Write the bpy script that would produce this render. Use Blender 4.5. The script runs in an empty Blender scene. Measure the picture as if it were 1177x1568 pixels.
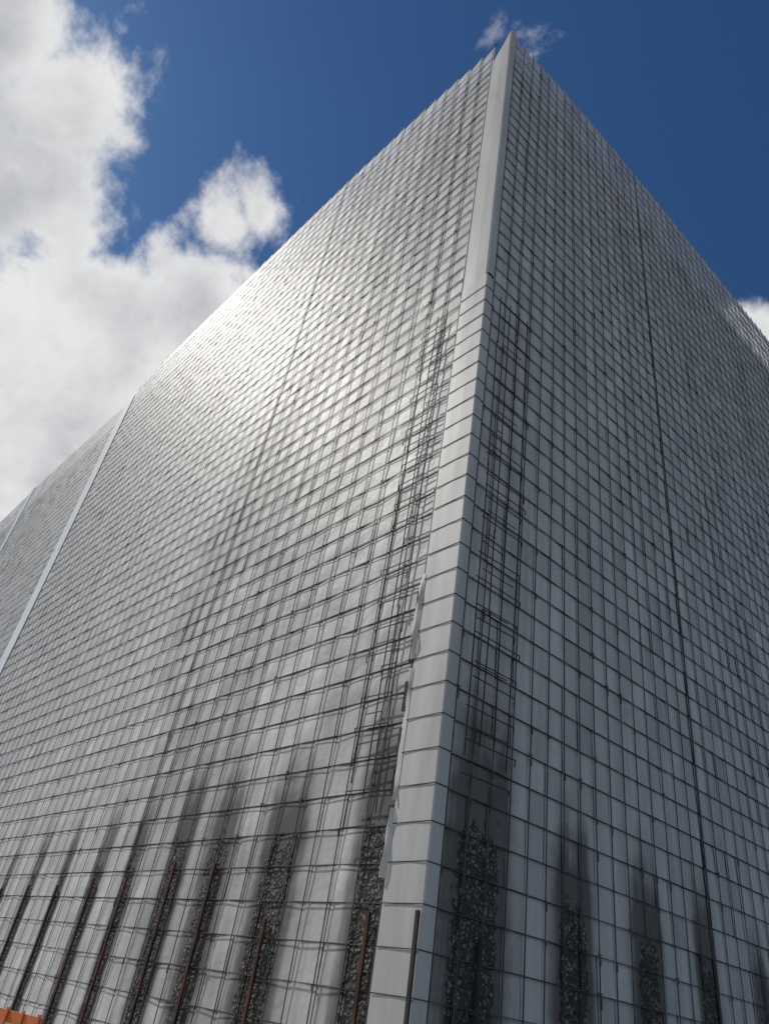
import bpy, math, random
import numpy as np
from mathutils import Matrix, Vector
random.seed(7); rng=np.random.default_rng(7)
scene=bpy.context.scene
scene.view_settings.view_transform='Standard'
scene.view_settings.look='None'
scene.view_settings.exposure=0

# ---------------------------------------------------------------- camera
cx=Vector((.6834,.7156,.1445)).normalized()
cz=Vector((.6470,-.5020,-.5739)).normalized()
cy=cz.cross(cx).normalized(); cx=cy.cross(cz).normalized()
M=Matrix((( cx.x,cy.x,cz.x,10.53),(cx.y,cy.y,cz.y,-10.68),(cx.z,cy.z,cz.z,1.6),(0,0,0,1)))
cam=bpy.data.cameras.new('camera'); co=bpy.data.objects.new('camera',cam)
scene.collection.objects.link(co); co.matrix_world=M
cam.sensor_fit='VERTICAL'; cam.sensor_height=24; cam.lens=24*1100/1568
cam.clip_end=5000; cam.clip_start=.05
scene.camera=co

# ---------------------------------------------------------------- helpers
def nt_clear(m):
    m.use_nodes=True; n=m.node_tree; n.nodes.clear(); return n
class NB:
    def __init__(s,n): s.n=n
    def node(s,t,**k):
        a=s.n.nodes.new(t)
        for q,v in k.items(): setattr(a,q,v)
        return a
    def link(s,a,b): s.n.links.new(a,b)
    def inp(s,sock,v):
        if isinstance(v,bpy.types.NodeSocket): s.link(v,sock)
        else: sock.default_value=v
    def math(s,op,a,b=0.0,c=None,clamp=False):
        m=s.node('ShaderNodeMath',operation=op,use_clamp=clamp)
        s.inp(m.inputs[0],a); s.inp(m.inputs[1],b)
        if c is not None: s.inp(m.inputs[2],c)
        return m.outputs[0]
    def ss(s,v,a,b,x=0.0,y=1.0):
        m=s.node('ShaderNodeMapRange',interpolation_type='SMOOTHSTEP')
        s.inp(m.inputs[0],v); m.inputs[1].default_value=a; m.inputs[2].default_value=b
        m.inputs[3].default_value=x; m.inputs[4].default_value=y
        return m.outputs[0]
    def mix(s,f,a,b,bt='MIX'):
        m=s.node('ShaderNodeMix',data_type='RGBA',blend_type=bt)
        s.inp(m.inputs[0],f); s.inp(m.inputs[6],a); s.inp(m.inputs[7],b)
        return m.outputs[2]
    def noise(s,vec,scale,detail=4,rough=.55,dist=0):
        m=s.node('ShaderNodeTexNoise'); s.link(vec,m.inputs['Vector'])
        m.inputs['Scale'].default_value=scale; m.inputs['Detail'].default_value=detail
        m.inputs['Roughness'].default_value=rough; m.inputs['Distortion'].default_value=dist
        return m.outputs[0]
    def mapping(s,vec,scale=(1,1,1),loc=(0,0,0)):
        m=s.node('ShaderNodeMapping'); s.link(vec,m.inputs[0])
        m.inputs['Scale'].default_value=scale; m.inputs['Location'].default_value=loc
        return m.outputs[0]

METAL=.05; R0=.58; R1=.66
def panel_material(name='weathered_metal_panel',wet_part=True):
    m=bpy.data.materials.new(name); n=nt_clear(m); b=NB(n)
    out=b.node('ShaderNodeOutputMaterial'); p=b.node('ShaderNodeBsdfPrincipled')
    b.link(p.outputs[0],out.inputs[0])
    tc=b.node('ShaderNodeTexCoord').outputs['Object']
    at=b.node('ShaderNodeAttribute',attribute_name='cell'); sep=b.node('ShaderNodeSeparateColor')
    b.link(at.outputs['Color'],sep.inputs[0]); r,g,bl=sep.outputs
    streak=b.noise(b.mapping(tc,(2.2,2.2,.12)),1.5,3,.6)
    fine=b.noise(tc,9,2,.6)
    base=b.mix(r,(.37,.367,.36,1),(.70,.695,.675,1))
    k=b.ss(streak,.3,.7,.83,1.07)
    k=b.math('MULTIPLY',k,b.ss(fine,.3,.7,.96,1.02))
    kc=b.node('ShaderNodeCombineColor'); [b.link(k,kc.inputs[i]) for i in range(3)]
    base=b.mix(1.0,base,kc.outputs[0],'MULTIPLY')
    nrm_h=b.noise(tc,2.0,2,.5,.5)
    bu=b.node('ShaderNodeBump'); bu.inputs['Distance'].default_value=.05; bu.inputs['Strength'].default_value=.5
    b.link(nrm_h,bu.inputs['Height'])
    if wet_part:
        st=b.math('ADD',g,b.math('MULTIPLY',b.math('SUBTRACT',streak,.5),1.1))
        st=b.math('ADD',st,b.math('MULTIPLY',b.math('SUBTRACT',b.noise(tc,1.6,3,.6),.5),.5))
        st=b.math('MULTIPLY',b.ss(st,.10,.9),b.ss(g,.0,.15))
        base=b.mix(b.math('MULTIPLY',st,.84),base,(.045,.042,.039,1))
        vo=b.node('ShaderNodeTexVoronoi',feature='F1'); vo.inputs['Scale'].default_value=14
        nz=b.node('ShaderNodeTexNoise'); nz.inputs['Scale'].default_value=6; b.link(tc,nz.inputs['Vector'])
        dv=b.mix(.14,tc,nz.outputs['Color']); b.link(dv,vo.inputs['Vector'])
        d=vo.outputs['Distance']
        peb=b.mix(b.ss(d,.15,.6),(.27,.26,.24,1),(.03,.029,.027,1))
        peb=b.mix(b.ss(b.noise(tc,5,4,.6),.40,.62),peb,(.045,.042,.038,1))
        ru=b.math('ADD',bl,b.math('MULTIPLY',b.math('SUBTRACT',b.noise(tc,4,4,.65),.5),1.9))
        ru=b.math('MULTIPLY',b.ss(ru,.40,.56),b.ss(bl,.0,.2))
        base=b.mix(ru,base,peb)
        wet=b.math('MAXIMUM',ru,st)
        b.link(b.math('MULTIPLY',b.math('SUBTRACT',1.0,wet),METAL),p.inputs['Metallic'])
        b.link(b.math('ADD',b.ss(fine,.3,.7,R0,R1),b.math('MULTIPLY',wet,.3)),p.inputs['Roughness'])
        bu2=b.node('ShaderNodeBump'); bu2.inputs['Distance'].default_value=.06; b.link(ru,bu2.inputs['Strength'])
        bu2.invert=True
        b.link(d,bu2.inputs['Height']); b.link(bu.outputs[0],bu2.inputs['Normal'])
        b.link(bu2.outputs[0],p.inputs['Normal'])
    else:
        p.inputs['Metallic'].default_value=METAL
        b.link(b.ss(fine,.3,.7,R0,R1),p.inputs['Roughness'])
        b.link(bu.outputs[0],p.inputs['Normal'])
    b.link(base,p.inputs['Base Color'])
    return m
def simple_mat(name,c1,c2,scale=3,metal=0,rough=.6,bump=.1,stretch=1):
    m=bpy.data.materials.new(name); n=nt_clear(m); b=NB(n)
    out=b.node('ShaderNodeOutputMaterial'); p=b.node('ShaderNodeBsdfPrincipled')
    b.link(p.outputs[0],out.inputs[0])
    tc=b.node('ShaderNodeTexCoord').outputs['Object']
    nz=b.noise(b.mapping(tc,(1,1,stretch)),scale,4,.6)
    b.link(b.mix(b.ss(nz,.3,.7),c1+(1,),c2+(1,)),p.inputs['Base Color'])
    p.inputs['Metallic'].default_value=metal; p.inputs['Roughness'].default_value=rough
    if bump>0:
        bu=b.node('ShaderNodeBump'); bu.inputs['Distance'].default_value=.02; bu.inputs['Strength'].default_value=bump
        b.link(nz,bu.inputs['Height']); b.link(bu.outputs[0],p.inputs['Normal'])
    return m
M_wet=panel_material('weathered_metal_panel_stained',True)
M_dry=panel_material('weathered_metal_panel',False)
M_strip=simple_mat('corner_sheet_metal',(.40,.398,.39),(.53,.528,.52),1.6,.05,.6,.15,.12)
M_white=simple_mat('white_flashing',(.88,.88,.87),(.92,.92,.91),.8,0,.4,0,.15)
M_rod=simple_mat('galvanised_rod',(.04,.04,.04),(.12,.118,.114),2,.2,.6,0)
M_dk=simple_mat('dark_steel',(.012,.012,.012),(.035,.034,.032),2,.0,.8,0)
M_rust=simple_mat('rusty_steel',(.015,.012,.011),(.10,.04,.02),3,.0,.9,.4,.5)
M_back=simple_mat('wall_backing',(.10,.10,.10),(.14,.14,.14),2,0,.9,0)
M_ground=simple_mat('ground_gravel',(.12,.115,.105),(.2,.19,.175),1.2,0,.95,.5)
M_orange=simple_mat('orange_plastic',(.6,.13,.03),(.75,.20,.05),2,0,.6)

root=bpy.data.objects.new('metal_clad_tower_building',None); scene.collection.objects.link(root)
def mk(name,V,F,mat,parent=root,smooth=False,attr=None,mats=None,mi=None):
    me=bpy.data.meshes.new(name)
    V=np.asarray(V,dtype=np.float32)
    me.from_pydata(V.tolist(),[],[tuple(f) for f in F])
    if attr is not None:
        a=me.color_attributes.new('cell','FLOAT_COLOR','POINT')
        A=np.ones((len(V),4),dtype=np.float32); A[:,:3]=attr
        a.data.foreach_set('color',A.ravel())
    if smooth: me.polygons.foreach_set('use_smooth',[True]*len(me.polygons))
    for q in (mats or [mat]): me.materials.append(q)
    if mi is not None: me.polygons.foreach_set('material_index',mi)
    me.update()
    o=bpy.data.objects.new(name,me); scene.collection.objects.link(o)
    if parent: o.parent=parent
    return o
class Boxes:
    def __init__(s): s.V=[];s.F=[]
    def box(s,o,a,b,c):
        k=len(s.V)
        for i in (0,1):
            for j in (0,1):
                for l in (0,1): s.V.append(o+a*i+b*j+c*l)
        for f in ((0,1,3,2),(4,6,7,5),(0,4,5,1),(2,3,7,6),(0,2,6,4),(1,5,7,3)): s.F.append([k+q for q in f])
    def bar(s,p,q,w):
        d=(q-p); n=d/np.linalg.norm(d)
        t=np.array([0,0,1.]) if abs(n[2])<.8 else np.array([1.,0,0])
        a=np.cross(n,t); a/=np.linalg.norm(a); c=np.cross(n,a)
        s.box(p-a*w/2-c*w/2,d,a*w,c*w)
    def make(s,name,mat,parent=root): return mk(name,s.V,s.F,mat,parent)
UP=np.array([0,0,1.])
ROW=.725; Z0=.57
def roof(s): return 41.0+1.75*(1-math.exp(-s/5.5))

class Facade:
    def __init__(s,e,n,rub): s.e=np.array(e,float);s.n=np.array(n,float);s.rub=rub
    def P(s,u,z,d): return s.e*u+UP*z+s.n*d
FL=Facade((-1,0,0),(0,-1,0),[(1.45,.95,4.9,1.),(4.85,1.1,4.7,1.),(7.6,.85,4.9,1.),(9.7,.8,5.0,1.),(12.4,.6,4.6,.9),(14.7,.6,4.6,.85),(17.5,.5,4.4,.8),(20.2,.5,4.4,.8),(23,.5,4.3,.7)])
FR=Facade((.0241,.9997,0),(.9997,-.0241,0),[(1.40,1.25,5.1,1.),(4.55,.95,4.3,1.),(7.5,.85,4.0,1.),(10.25,.7,4.0,1.),(13.2,.6,3.2,1.),(16,.6,3.2,.8)])

def stain(F,u,z):
    g=0;bl=0
    for c,w,top,k in F.rub:
        d=abs(u-c)/(w/2)
        if d>2.4: continue
        lat=min(1,max(0,(2.2-d)/1.2))
        ext=4.2 if c<2 else 3.0
        v=min(1,max(0,(top+ext-z)/(ext*.88)))
        g=max(g,lat*v*k)
        lat2=min(1,max(0,(1.25-d)/.5)); v2=min(1,max(0,(top+.5-z)/1.1))
        bl=max(bl,lat2*v2*k)
    return g,bl

# diagonal light band painted into sheet tone: duller by the corner, lighter beyond
def light_band_south(u,z):
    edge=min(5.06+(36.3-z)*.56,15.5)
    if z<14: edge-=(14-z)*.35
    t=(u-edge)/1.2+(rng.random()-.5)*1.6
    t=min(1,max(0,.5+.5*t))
    if z<24 and math.sin(u*.9+z*.33)+math.sin(z*.55-u*.4)>1.1-.5*rng.random(): t=max(t,.7)  # scattered bright glints, painted into the tone as well
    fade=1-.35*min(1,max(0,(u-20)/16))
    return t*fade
def zone_none(u,z): return None
def panels(F,name,u0,u1,cw,rooff,extra=0.0,zone=zone_none,darken=0.0):
    V=[];A=[];Fc=[];MI=[]
    nc=int(round((u1-u0)/cw)); cw=(u1-u0)/nc
    colr=rng.random(nc)
    for i in range(nc):
        a=u0+i*cw; mid=a+cw/2; rt=rooff(mid)
        j=-1
        coltilt=(rng.random()-.5)*.012
        tooth=.26+.12*rng.random()
        while j<80:
            zb=Z0+j*ROW; zt=zb+ROW
            last=zt>rt-.35
            if zb<0: zb=0.0
            if last: zt=rt
            wetc=(zb<9.4 and mid<25)
            N=8 if wetc else 3
            g=.006
            lip=.010+rng.random()*.010; tl=coltilt+(rng.random()-.5)*.024; bow=(rng.random()-.35)*.030
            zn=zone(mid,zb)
            dz=-darken  # lowers the panel tone evenly across this run
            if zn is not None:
                dz=-.18+.50*zn; tl+=.006*zn  # painted light band shifts the sheet tone here
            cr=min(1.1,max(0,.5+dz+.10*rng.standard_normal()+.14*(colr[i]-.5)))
            k=len(V)
            for y in range(N+1):
                for x in range(N+1):
                    fx=x/N; fy=y/N
                    u=a+g+fx*(cw-2*g); z=zb+g+fy*(zt-zb-2*g)
                    if last and y==N: z+= tooth*(1-fx)+(rng.random()-.5)*.03
                    d=extra+lip*(1-fy)+tl*(fx-.5)*2+bow*4*fx*(1-fx)*math.sin(math.pi*fy)
                    V.append(F.P(u,z,d))
                    if N==8: s_,b_=stain(F,u,z)
                    else: s_=b_=0
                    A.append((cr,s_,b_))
            for y in range(N):
                for x in range(N):
                    q=k+y*(N+1)+x
                    Fc.append((q,q+1,q+N+2,q+N+1)); MI.append(0 if wetc else 1)
            if last: break
            j+=1
    return mk(name,V,Fc,None,smooth=True,attr=np.array(A,dtype=np.float32),mats=[M_wet,M_dry],mi=MI)

def grid(F,name,u0,u1,cw,rooff,off=.055,wv=.020,wh=.015,stub=.22):
    B=Boxes(); nc=int(round((u1-u0)/cw)); cw=(u1-u0)/nc
    for i in range(nc+1):
        u=u0+i*cw
        B.box(F.P(u-wv/2,0,off),F.e*wv,F.n*wv,UP*(rooff(u)+.1+rng.random()*.15))
    for j in range(0,60):
        z=Z0+j*ROW
        for q in range(0,nc,6):
            us=u0+q*cw; ue=u0+min(q+6,nc)*cw
            if z<rooff(us)-.3:
                jz=(rng.random()-.5)*.012
                B.box(F.P(us,z-wh/2+jz,off-wh-.001),F.e*(ue-us),F.n*wh,UP*wh)
    for i in range(nc+1):
        for j in range(1,58):
            if rng.random()<stub:
                u=u0+i*cw; z=Z0+j*ROW
                if z>rooff(u)-.5: continue
                l=.06+rng.random()*.2
                B.box(F.P(u+.04,z-l,off),F.e*.016,F.n*.02,UP*l)
                if rng.random()<.3:
                    B.box(F.P(u-.05,z+.02,off+.0),F.e*.12,F.n*.03,UP*.03)
    return B.make(name,M_rod)

CL=.80; CR=.66
def prism(name,pts,z0,z1,mat):
    n=len(pts); V=[(x,y,z0) for x,y in pts]+[(x,y,z1) for x,y in pts]
    F=[(i,(i+1)%n,n+(i+1)%n,n+i) for i in range(n)]+[tuple(range(n,2*n))]
    return mk(name,V,F,mat)
prism('core_walls',[(-.08,.07),(-.08+.0241*60,60),(-100,60),(-100,.07)],0,39.3,M_back)
rL=lambda s: roof(s) if s<35 else roof(s)-(s-35)*.28
panels(FL,'south_panels',1.04,12.6,CL,rL,zone=light_band_south)
panels(FL,'south_panels_mid',12.63,39.8,CL,rL,zone=light_band_south)
panels(FL,'annex_panels',41.7,64,CL,lambda s:41.3+.05*(s-41.8),extra=.0,darken=.3)
panels(FL,'annex_panels_far',65.2,90,CL,lambda s:42.3,extra=.0,darken=.3)
panels(FR,'east_panels',.27,10.56,CR,roof,darken=.12)
panels(FR,'east_panels_rear',10.62,44,CR,roof,darken=.12)
grid(FL,'south_rod_grid',1.07,12.6,CL,rL); grid(FL,'south_rod_grid_mid',12.64,39.8,CL,rL,off=.050,wv=.016,wh=.012,stub=.1)
grid(FR,'east_rod_grid',.30,10.57,CR,roof,wv=.022); grid(FR,'east_rod_grid_rear',10.63,44,CR,roof,wv=.020,stub=.1)
for nm,u,w,zt in (('annex_corner_flashing',39.95,1.7,41.4),('annex_far_flashing',64.05,1.1,42.6)):
    B=Boxes(); z=0
    while z<zt-.01:
        h=min(8.7,zt-z); B.box(FL.P(u,z+.02,-.03),FL.e*w,FL.n*.10,UP*(h-.04)); z+=h
    B.make(nm,M_white)

# ------------- corner cap
CAPTOP=Z0+30*ROW-.1
D=.09
def cap():
    V=[];F=[]
    z=0.0
    for j in range(0,32):
        zt=min(Z0+j*ROW,CAPTOP)
        if zt-z<.05: break
        jit=(rng.random()-.5)*.01; g=.005; jx=(rng.random()-.5)*.006; t=(rng.random()-.5)*.005
        pl=[(-1.02,-.02),(-1.02+jx,-D+t),(-.8,-D-.006+t),(-.4,-D-.008-jit),(D-.03,-D),(D,-D+.03),(D,.12),(D-.01,.27),(.02,.27)]
        k=len(V); zz=[z+g,zt-g]; lip=[.003,0]
        for q in (0,1):
            for (x,y) in pl:
                V.append((x+(lip[q] if x>.05 else 0),y-(lip[q] if y<-.05 else 0),zz[q]))
        n=len(pl)
        for i in range(n-1): F.append((k+i,k+i+1,k+n+i+1,k+n+i))
        z=zt
    mk('corner_cap_panels',V,F,M_strip)
    B=Boxes()
    for j in range(0,31):
        z=Z0+j*ROW-.009
        if z>CAPTOP: break
        B.box(np.array([-1.0,-D-.024,z]),np.array([1.0+D+.014,0,0]),np.array([0,.012,0]),UP*.014)
        B.box(np.array([D+.018,-D-.02,z]),np.array([.0,.38,0]),np.array([-.012,0,0]),UP*.014)
    B.box(np.array([-.02,-.05,0]),np.array([-.98,0,0]),np.array([0,.05,0]),UP*(CAPTOP+.2))
    B.box(np.array([.06,-.04,0]),np.array([-.05,0,0]),np.array([0,.30,0]),UP*(CAPTOP+.2))
    B.make('corner_cap_joints',M_dk)
cap()
def upper():
    V=[];F=[]; N=26; z0=CAPTOP+.02
    top=[39.4,39.6,40.6,41.6,41.7,41.7]
    pl=[(-1.12,.02),(-1.12,-.06),(-.5,-.075),(-.02,-.06),(.05,-.02),(.05,.27)]
    for i in range(N+1):
        for q,(x,y) in enumerate(pl):
            V.append((x,y,z0+(top[q]-z0)*i/N))
    n=6
    for i in range(N):
        for q in range(n-1):
            F.append((i*n+q,i*n+q+1,(i+1)*n+q+1,(i+1)*n+q))
    mk('corner_upper_sheet',V,F,M_strip)
upper()
V=[];F=[]
N=90
for i in range(N+1):
    z=3.9+i*(10.9-3.9)/N
    w=.03*math.sin(z*2.1)+.025*math.sin(z*5.3+1)+.01*math.sin(z*11)
    o=.02+.05*math.sin(z*1.3+2)+.02*math.sin(z*5)
    V+= [(-.97,-.100,z),(-1.05-w*.4,-.11-o*.4,z),(-1.10-w,-.11-o,z),(-1.12-w,-.09-o*.9,z)]
for i in range(N):
    if i in (17,18,57,58,59): continue
    for q in range(3):
        k=i*4+q; F.append((k,k+1,k+5,k+4))
mk('peeling_flashing',V,F,M_strip,smooth=True)
B=Boxes()
z=4.0
while z<10.5:
    h=.5+rng.random()*1.0
    B.box(np.array([-1.19-.04*rng.random(),-.085,z]),np.array([.12,0,0]),np.array([0,.03,0]),UP*h); z+=h+.1+.4*rng.random()
B.make('flashing_gap_shade',M_dk)  # dark boxes put in as the shadowed gap beside the flashing

def mat(F_,name,ua,ub,z0,z1,nv):
    B=Boxes()
    for q in range(nv):
        u=ua+(ub-ua)*q/(nv-1); z=z0+rng.random()
        while z<z1-.3:
            h=2.5+rng.random()*3; h=min(h,z1-z)
            B.bar(F_.P(u+(rng.random()-.5)*.05,z,.2),F_.P(u+(rng.random()-.5)*.05,z+h,.2+(rng.random()-.5)*.08),.022)
            z+=h-.1
    z=z0
    while z<z1:
        a=ua-.1+rng.random()*.15; b=ub+rng.random()*.25-(.6 if rng.random()<.2 else 0)
        tz=(rng.random()-.5)*.08
        B.bar(F_.P(a,z,.215),F_.P(b,z+tz,.235),.02)
        B.bar(F_.P(b,z+tz,.235),F_.P(b+.02,z+tz-.08-.12*rng.random(),.2),.02)
        if rng.random()<.45: B.bar(F_.P(a+.2,z+.3,.22),F_.P(b-.3,z+.3,.24),.018)
        z+=ROW*(.5 if rng.random()<.35 else 1)
    B.make(name,M_dk)
mat(FL,'south_reinforcement_mat',1.5,2.4,4.9,21.5,3)
mat(FR,'east_reinforcement_mat',.55,1.9,6.0,21.5,4)

B=Boxes()
for u,w,top,c in FL.rub:
    rz=top-1.6 if u<6 else top-.6
    B.box(FL.P(u-.15,0,.075),FL.e*.09,FL.n*.06,UP*rz)
B.make('south_rust_posts',M_rust)
B=Boxes()
for u,w,top,c in FR.rub:
    B.box(FR.P(u+.05,0,.075),FR.e*.08,FR.n*.06,UP*(top-1.9))
B.box(np.array([-.0,-.19,0]),np.array([.08,0,0]),np.array([0,.05,0]),UP*3.35)
B.make('east_steel_posts',M_dk)
B=Boxes(); B.bar(np.array([-1.3,.2,39]),np.array([-1.3,.2,42.9]),.05); B.bar(np.array([-1.5,.2,42.4]),np.array([-1.1,.2,42.4]),.03)
B.make('roof_lightning_rod',M_dk)

mk('ground',[(-1500,-1500,0),(1500,-1500,0),(1500,1500,0),(-1500,1500,0)],[(0,1,2,3)],M_ground,parent=None)
br=bpy.data.objects.new('orange_safety_barrier',None); scene.collection.objects.link(br)
p0=np.array([-3.3,-4.9,0.]); dr=np.array([-.97,-.2,0]); dr/=np.linalg.norm(dr); nn=np.array([-dr[1],dr[0],0])
B=Boxes()
for i in range(3):
    o=p0+dr*(i*2.0)
    for k in range(3): B.box(o+UP*(.12+.3*k),dr*1.9,nn*.05,UP*.16)
    for k in range(5): B.box(o+dr*(.0+k*.46)+nn*.055+UP*.1,dr*.06,nn*.03,UP*.82)
    for k in (0.15,1.6): B.box(o+dr*k-nn*.22,dr*.14,nn*.5,UP*.09)
B.make('barrier_panels',M_orange,br)

# ---------------------------------------------------------------- world
def pix(x,y):
    v=cx*((x-588)/1100)+cy*(-(y-784)/1100)-cz; return v.normalized()
sun=Vector((-.64,-.27,.72)).normalized()
w=bpy.data.worlds.new('World'); scene.world=w; w.use_nodes=True; n=w.node_tree; n.nodes.clear(); b=NB(n)
out=b.node('ShaderNodeOutputWorld'); bg=b.node('ShaderNodeBackground'); b.link(bg.outputs[0],out.inputs[0])
STR=.09; bg.inputs[1].default_value=STR
sky=b.node('ShaderNodeTexSky',sky_type='NISHITA'); sky.sun_disc=False
sky.sun_elevation=math.asin(sun.z); sky.sun_rotation=math.atan2(sun.x,sun.y)
sky.air_density=1.0; sky.dust_density=.3; sky.ozone_density=2.5
skyc=b.mix(1.0,sky.outputs[0],(.33,.55,.76,1),'MULTIPLY')
dirv=b.node('ShaderNodeTexCoord').outputs['Generated']
f1=b.noise(dirv,7.0,11,.60,.15)
f0=b.noise(dirv,2.6,2,.5)
blobs=[((20,40),.10),((80,170),.11),((140,200),.07),((60,270),.11),((5,330),.07),((120,120),.05),
 ((20,600),.19),((-40,440),.08),((150,540),.13),((90,450),.05),((235,455),.06),((300,470),.10),((345,345),.06),((395,325),.05),((300,400),.05),
 ((300,620),.12),((0,850),.15),((1175,510),.065),((1240,540),.10),((1162,440),.02),((797,52),.048),((185,40),.01)]
BL=[(pix(*p),r) for p,r in blobs]
for d,r in (((.75,.3,.5),.35),((.5,-.6,.45),.4),((-.2,-.85,.35),.5),((-.65,-.6,.4),.35)):  # unseen clouds outside the view, added to neutralise blue light on the walls
    BL.append((Vector(d).normalized(),r))
acc=None
for c,r in BL:
    vm=b.node('ShaderNodeVectorMath',operation='DISTANCE'); b.link(dirv,vm.inputs[0]); vm.inputs[1].default_value=c
    v=b.math('SUBTRACT',r,vm.outputs['Value'])
    acc=v if acc is None else b.math('MAXIMUM',acc,v)
acc=b.math('MULTIPLY',acc,11.0)
acc=b.math('MINIMUM',acc,.9); acc=b.math('MAXIMUM',acc,-.9)
den=b.math('ADD',acc,b.math('MULTIPLY',b.math('SUBTRACT',f1,.5),2.6))
cl=b.ss(den,-.05,.45)
sh=b.math('ADD',b.math('MULTIPLY',b.math('SUBTRACT',f0,.5),1.6),b.math('MULTIPLY',den,.45))
sh=b.math('ADD',sh,b.math('MULTIPLY',b.math('SUBTRACT',b.noise(b.mapping(dirv,(1,1,1),(.02,.03,.05)),7.0,5,.55),.5),-1.3))
sh=b.ss(sh,-.05,.85)
cc=b.mix(sh,(.92,.92,.92,1),(.50,.52,.56,1))
sc=b.node('ShaderNodeVectorMath',operation='SCALE'); b.link(cc,sc.inputs[0]); sc.inputs['Scale'].default_value=.88/STR
b.link(b.mix(cl,skyc,sc.outputs[0]),bg.inputs[0])
L=bpy.data.lights.new('sun','SUN'); L.energy=2.9; L.angle=math.radians(.5); L.color=(1,.95,.88)
lo=bpy.data.objects.new('sun',L); scene.collection.objects.link(lo)
lo.rotation_euler=(-sun).to_track_quat('-Z','Y').to_euler()
